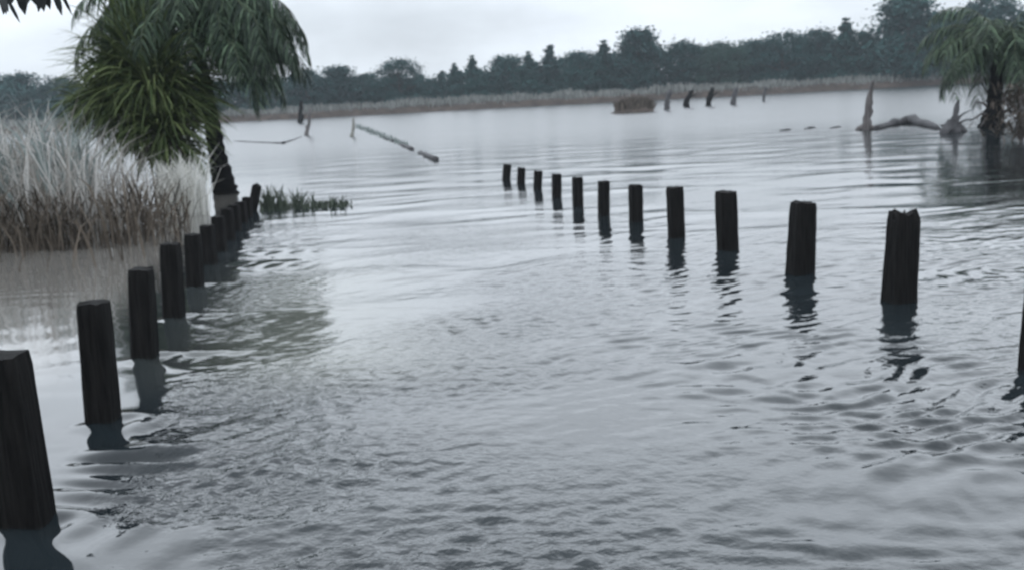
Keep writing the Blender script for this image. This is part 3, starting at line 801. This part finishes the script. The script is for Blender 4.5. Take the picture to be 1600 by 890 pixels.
snag('wooden_stake', [(479, 212), (482, 195), (485, 170)], (479, 212), [.16, .11, .06], M['deadwood'], 'short pale tapering stake alone in the water near the drooping palm fronds', 'stake', seed=3)
snag('wooden_stake', [(470, 195), (470, 178), (471, 160)], (470, 193), [.28, .26, .2], M['post'], 'short thick dark stake against the far bank, behind the pale tapering stake', 'stake', seed=4)
snag('wooden_stake', [(549, 214), (552, 200), (552, 186)], (549, 214), [.10, .08, .06], M['palewood'], 'faint thin pale stake at the far end of the weed line', 'stake', seed=5)

GS = 'leaning stumps in front of the far bank'
for i, (bx, by, tx, ty, r, lab) in enumerate((
        (1041, 172, 1047, 142, .22, 'upright dark stump with pale top, first after the dark mound'),
        (1071, 168, 1080, 143, .24, 'thick dark leaning stump, second after the dark mound'),
        (1106, 166, 1114, 140, .26, 'thickest dark stump, leaning a little, third after the dark mound'),
        (1145, 164, 1152, 138, .24, 'stump with pale upper half, fourth after the dark mound'),
        (1193, 159, 1197, 137, .13, 'thin dark stake standing last in the stump row after the dark mound'))):
    mx_ = (bx + tx) / 2; my_ = (by + ty) / 2
    tw = [(mx_, my_, mx_ + 12, my_ - 8, r * .35)] if i in (1, 2) else []
    snag('tree_stump', [(bx, by), (mx_ - 1, my_), (tx, ty)], (bx, by), [r, r * .9, r * .72], M['bark'] if i in (1, 2) else M['driftwood'], lab, 'stump', GS, tw, 0, 20 + i)

# low mound with dry grass
c0 = at(986, 176); mb = MB(); rg = random.Random(2)
root = empty('mud_mound', c0); tag(root, 'low dark brown mound with grey grass cap standing out of the water by the stumps', 'mound')
na, nrg = 26, 7
hw = 36 / F_PX * c0.y
for j in range(nrg):
    u = j / (nrg - 1)
    for i in range(na):
        a = 2 * math.pi * i / na; rr = (1 - u ** 2.2 * 0.98) * (1 + .10 * noise.noise(Vector((math.cos(a) * 2, math.sin(a) * 2, 0))))
        mb.v.append((hw * rr * math.cos(a) + u * 0.3, 1.2 * rr * math.sin(a), -0.15 + u * (0.72 + 0.14 * math.cos(a))))
for j in range(nrg - 1):
    for i in range(na):
        i2 = (i + 1) % na; mb.f.append((j * na + i, j * na + i2, (j + 1) * na + i2, (j + 1) * na + i))
mb.f.append(tuple((nrg - 1) * na + i for i in range(na)))
mb.build('mound_body', M['mud'], root, True)
mb = MB()
for i in range(650):
    a = rg.uniform(0, 6.28); r = rg.random() ** .5 * .85
    p = Vector((hw * r * math.cos(a) + .25, 1.1 * r * math.sin(a), .52 - .5 * r * r)); h = rg.uniform(.3, .75); w = rg.uniform(.05, .1)
    l = Vector((rg.gauss(.15, .3), rg.gauss(0, .2), 0)) * h
    mb.strip([p, p + l * .4 + Vector((0, 0, h * .6)), p + l + Vector((0, 0, h))], [w, w, w * .2], Vector((1, rg.uniform(-.4, .4), 0)).normalized())
mb.build('dry_grass', M['dryfrond'], root)

# dead standing trunk, sunken log, broken stump, floating sticks
snag('dead_trunk', [(1353, 203), (1356, 180), (1359, 155), (1362, 130)], (1353, 203), [.15, .115, .095, .06], M['deadwood'], 'bare dead trunk standing upright in the water before the sunken log', 'dead tree', roots=4, twigs=[(1360, 142, 1366, 126, .04)], seed=41)
log('sunken_log', [(1368, 203), (1385, 199), (1405, 195), (1425, 194), (1445, 197), (1468, 203)], [0.08, 0.13, 0.19, 0.21, 0.16, 0.08], M['driftwood'], 'grey humped log lying in the water between the dead trunk and the broken stump', 'log', 0.3, 5)
snag('tree_stump', [(1487, 208), (1490, 197), (1493, 180), (1497, 158)], (1487, 208), [.26, .17, .10, .05], M['driftwood'], 'broken stump with thin twigs beside the flooded palm', 'stump',
     twigs=[(1491, 190, 1518, 172, .035), (1490, 197, 1522, 186, .04), (1488, 203, 1470, 196, .08), (1489, 200, 1507, 206, .06)], roots=4, seed=42)
for px, py, lab in ((1228, 204, 'small floating stick farthest out from the dead trunk'), (1266, 201, 'small floating stick halfway along the line of three'), (1306, 200, 'small floating stick just before the dead trunk foot')):
    log('floating_stick', [(px - 9, py + 1), (px, py), (px + 9, py - 1)], [.025, .05, .025], M['driftwood'], lab, 'stick', .3, px)['group'] = 'floating sticks'

# ------------------------------------------------------------------ near tree whose leaves hang into the picture's corner
tb = Vector((-3.35, 4.3, 0)); root = empty('overhanging_tree', tb)
tag(root, 'near tree dangling a few black leaves into the corner of the sky', 'tree')
mb = MB(); rg = random.Random(77)
P, Q = dense([Vector((0, 0, -.4)), Vector((.05, 0, 1.0)), Vector((.0, .1, 2.2)), Vector((.1, .1, 3.3))], [.16, .13, .11, .07], 4)
mb.tube(P, Q, 10, .06, rg)
mb.build('trunk', M['bark'], root, True)
e = atY(48, -22, 4.3) - tb
mb = MB(); mb.tube([Vector((.02, .08, 2.1)), Vector((.02, .08, 2.1)).lerp(e, .5) + Vector((0, 0, .16)), e + Vector((0, 0, .05)), e + Vector((.28, .05, .02))], [.05, .035, .02, .008], 6, .05, rg)
mb.build('branch', M['bark'], root, True)
mb = MB()
def leaf_at(px, py, L_, lean, w):
    p = atY(px, py, 4.3 + rg.uniform(-.15, .15)) - tb
    d = Vector((lean, rg.uniform(-.2, .2), -1)).normalized()
    mb.strip([p, p + d * L_ * .3, p + d * L_ * .65, p + d * L_], [w * .25, w, w * .8, w * .04], Vector((1, rg.uniform(-.5, .5), lean)).normalized())
for (px, py, l, le, w) in ((6, -12, .09, -.2, .04), (12, 0, .1, .35, .022), (30, -14, .10, .1, .045), (46, -18, .07, -.2, .04), (62, -16, .09, .05, .04), (70, -14, .08, .2, .04), (85, -14, .11, .25, .032), (95, -12, .10, .3, .02), (-8, -10, .10, -.1, .05), (20, -16, .07, -.4, .04), (2, -22, .12, .1, .045), (40, -26, .1, .3, .04), (0, -5, .07, .5, .03), (64, -20, .1, -.3, .035)):
    leaf_at(px, py, l, le, w)
for i in range(160):
    c_ = Vector((.02, .08, 2.1)).lerp(e, rg.uniform(.1, 1.1)) + Vector((rg.gauss(0, .1), rg.gauss(0, .2), .22 + abs(rg.gauss(0, .16))))
    d = Vector((rg.gauss(0, .6), rg.gauss(0, .6), -1)).normalized(); l = rg.uniform(.08, .15); w = rg.uniform(.03, .05)
    mb.strip([c_, c_ + d * l * .3, c_ + d * l * .65, c_ + d * l], [w * .25, w, w * .8, w * .04], d.cross(Vector((rg.random(), rg.random(), rg.random()))).normalized())
mb.build('foliage', M['nearleaf'], root)

# ------------------------------------------------------------------ damp air
hz = MB()
for z in (-1.6, 40):
    hz.v += [(-420, -130, z), (420, -130, z), (420, 470, z), (-420, 470, z)]
hz.f = [(3, 2, 1, 0), (4, 5, 6, 7), (0, 1, 5, 4), (1, 2, 6, 5), (2, 3, 7, 6), (3, 0, 4, 7)]
ma, t, b = new_mat('damp_air'); t.nodes.remove(b)
pv = N(t, 'ShaderNodeVolumePrincipled'); pv.inputs['Color'].default_value = (0.86, 0.93, 1.0, 1); pv.inputs['Density'].default_value = 0.0005
t.links.new(pv.outputs['Volume'], t.nodes['Material Output'].inputs['Volume'])
tag(hz.build('haze', ma), kind='stuff')
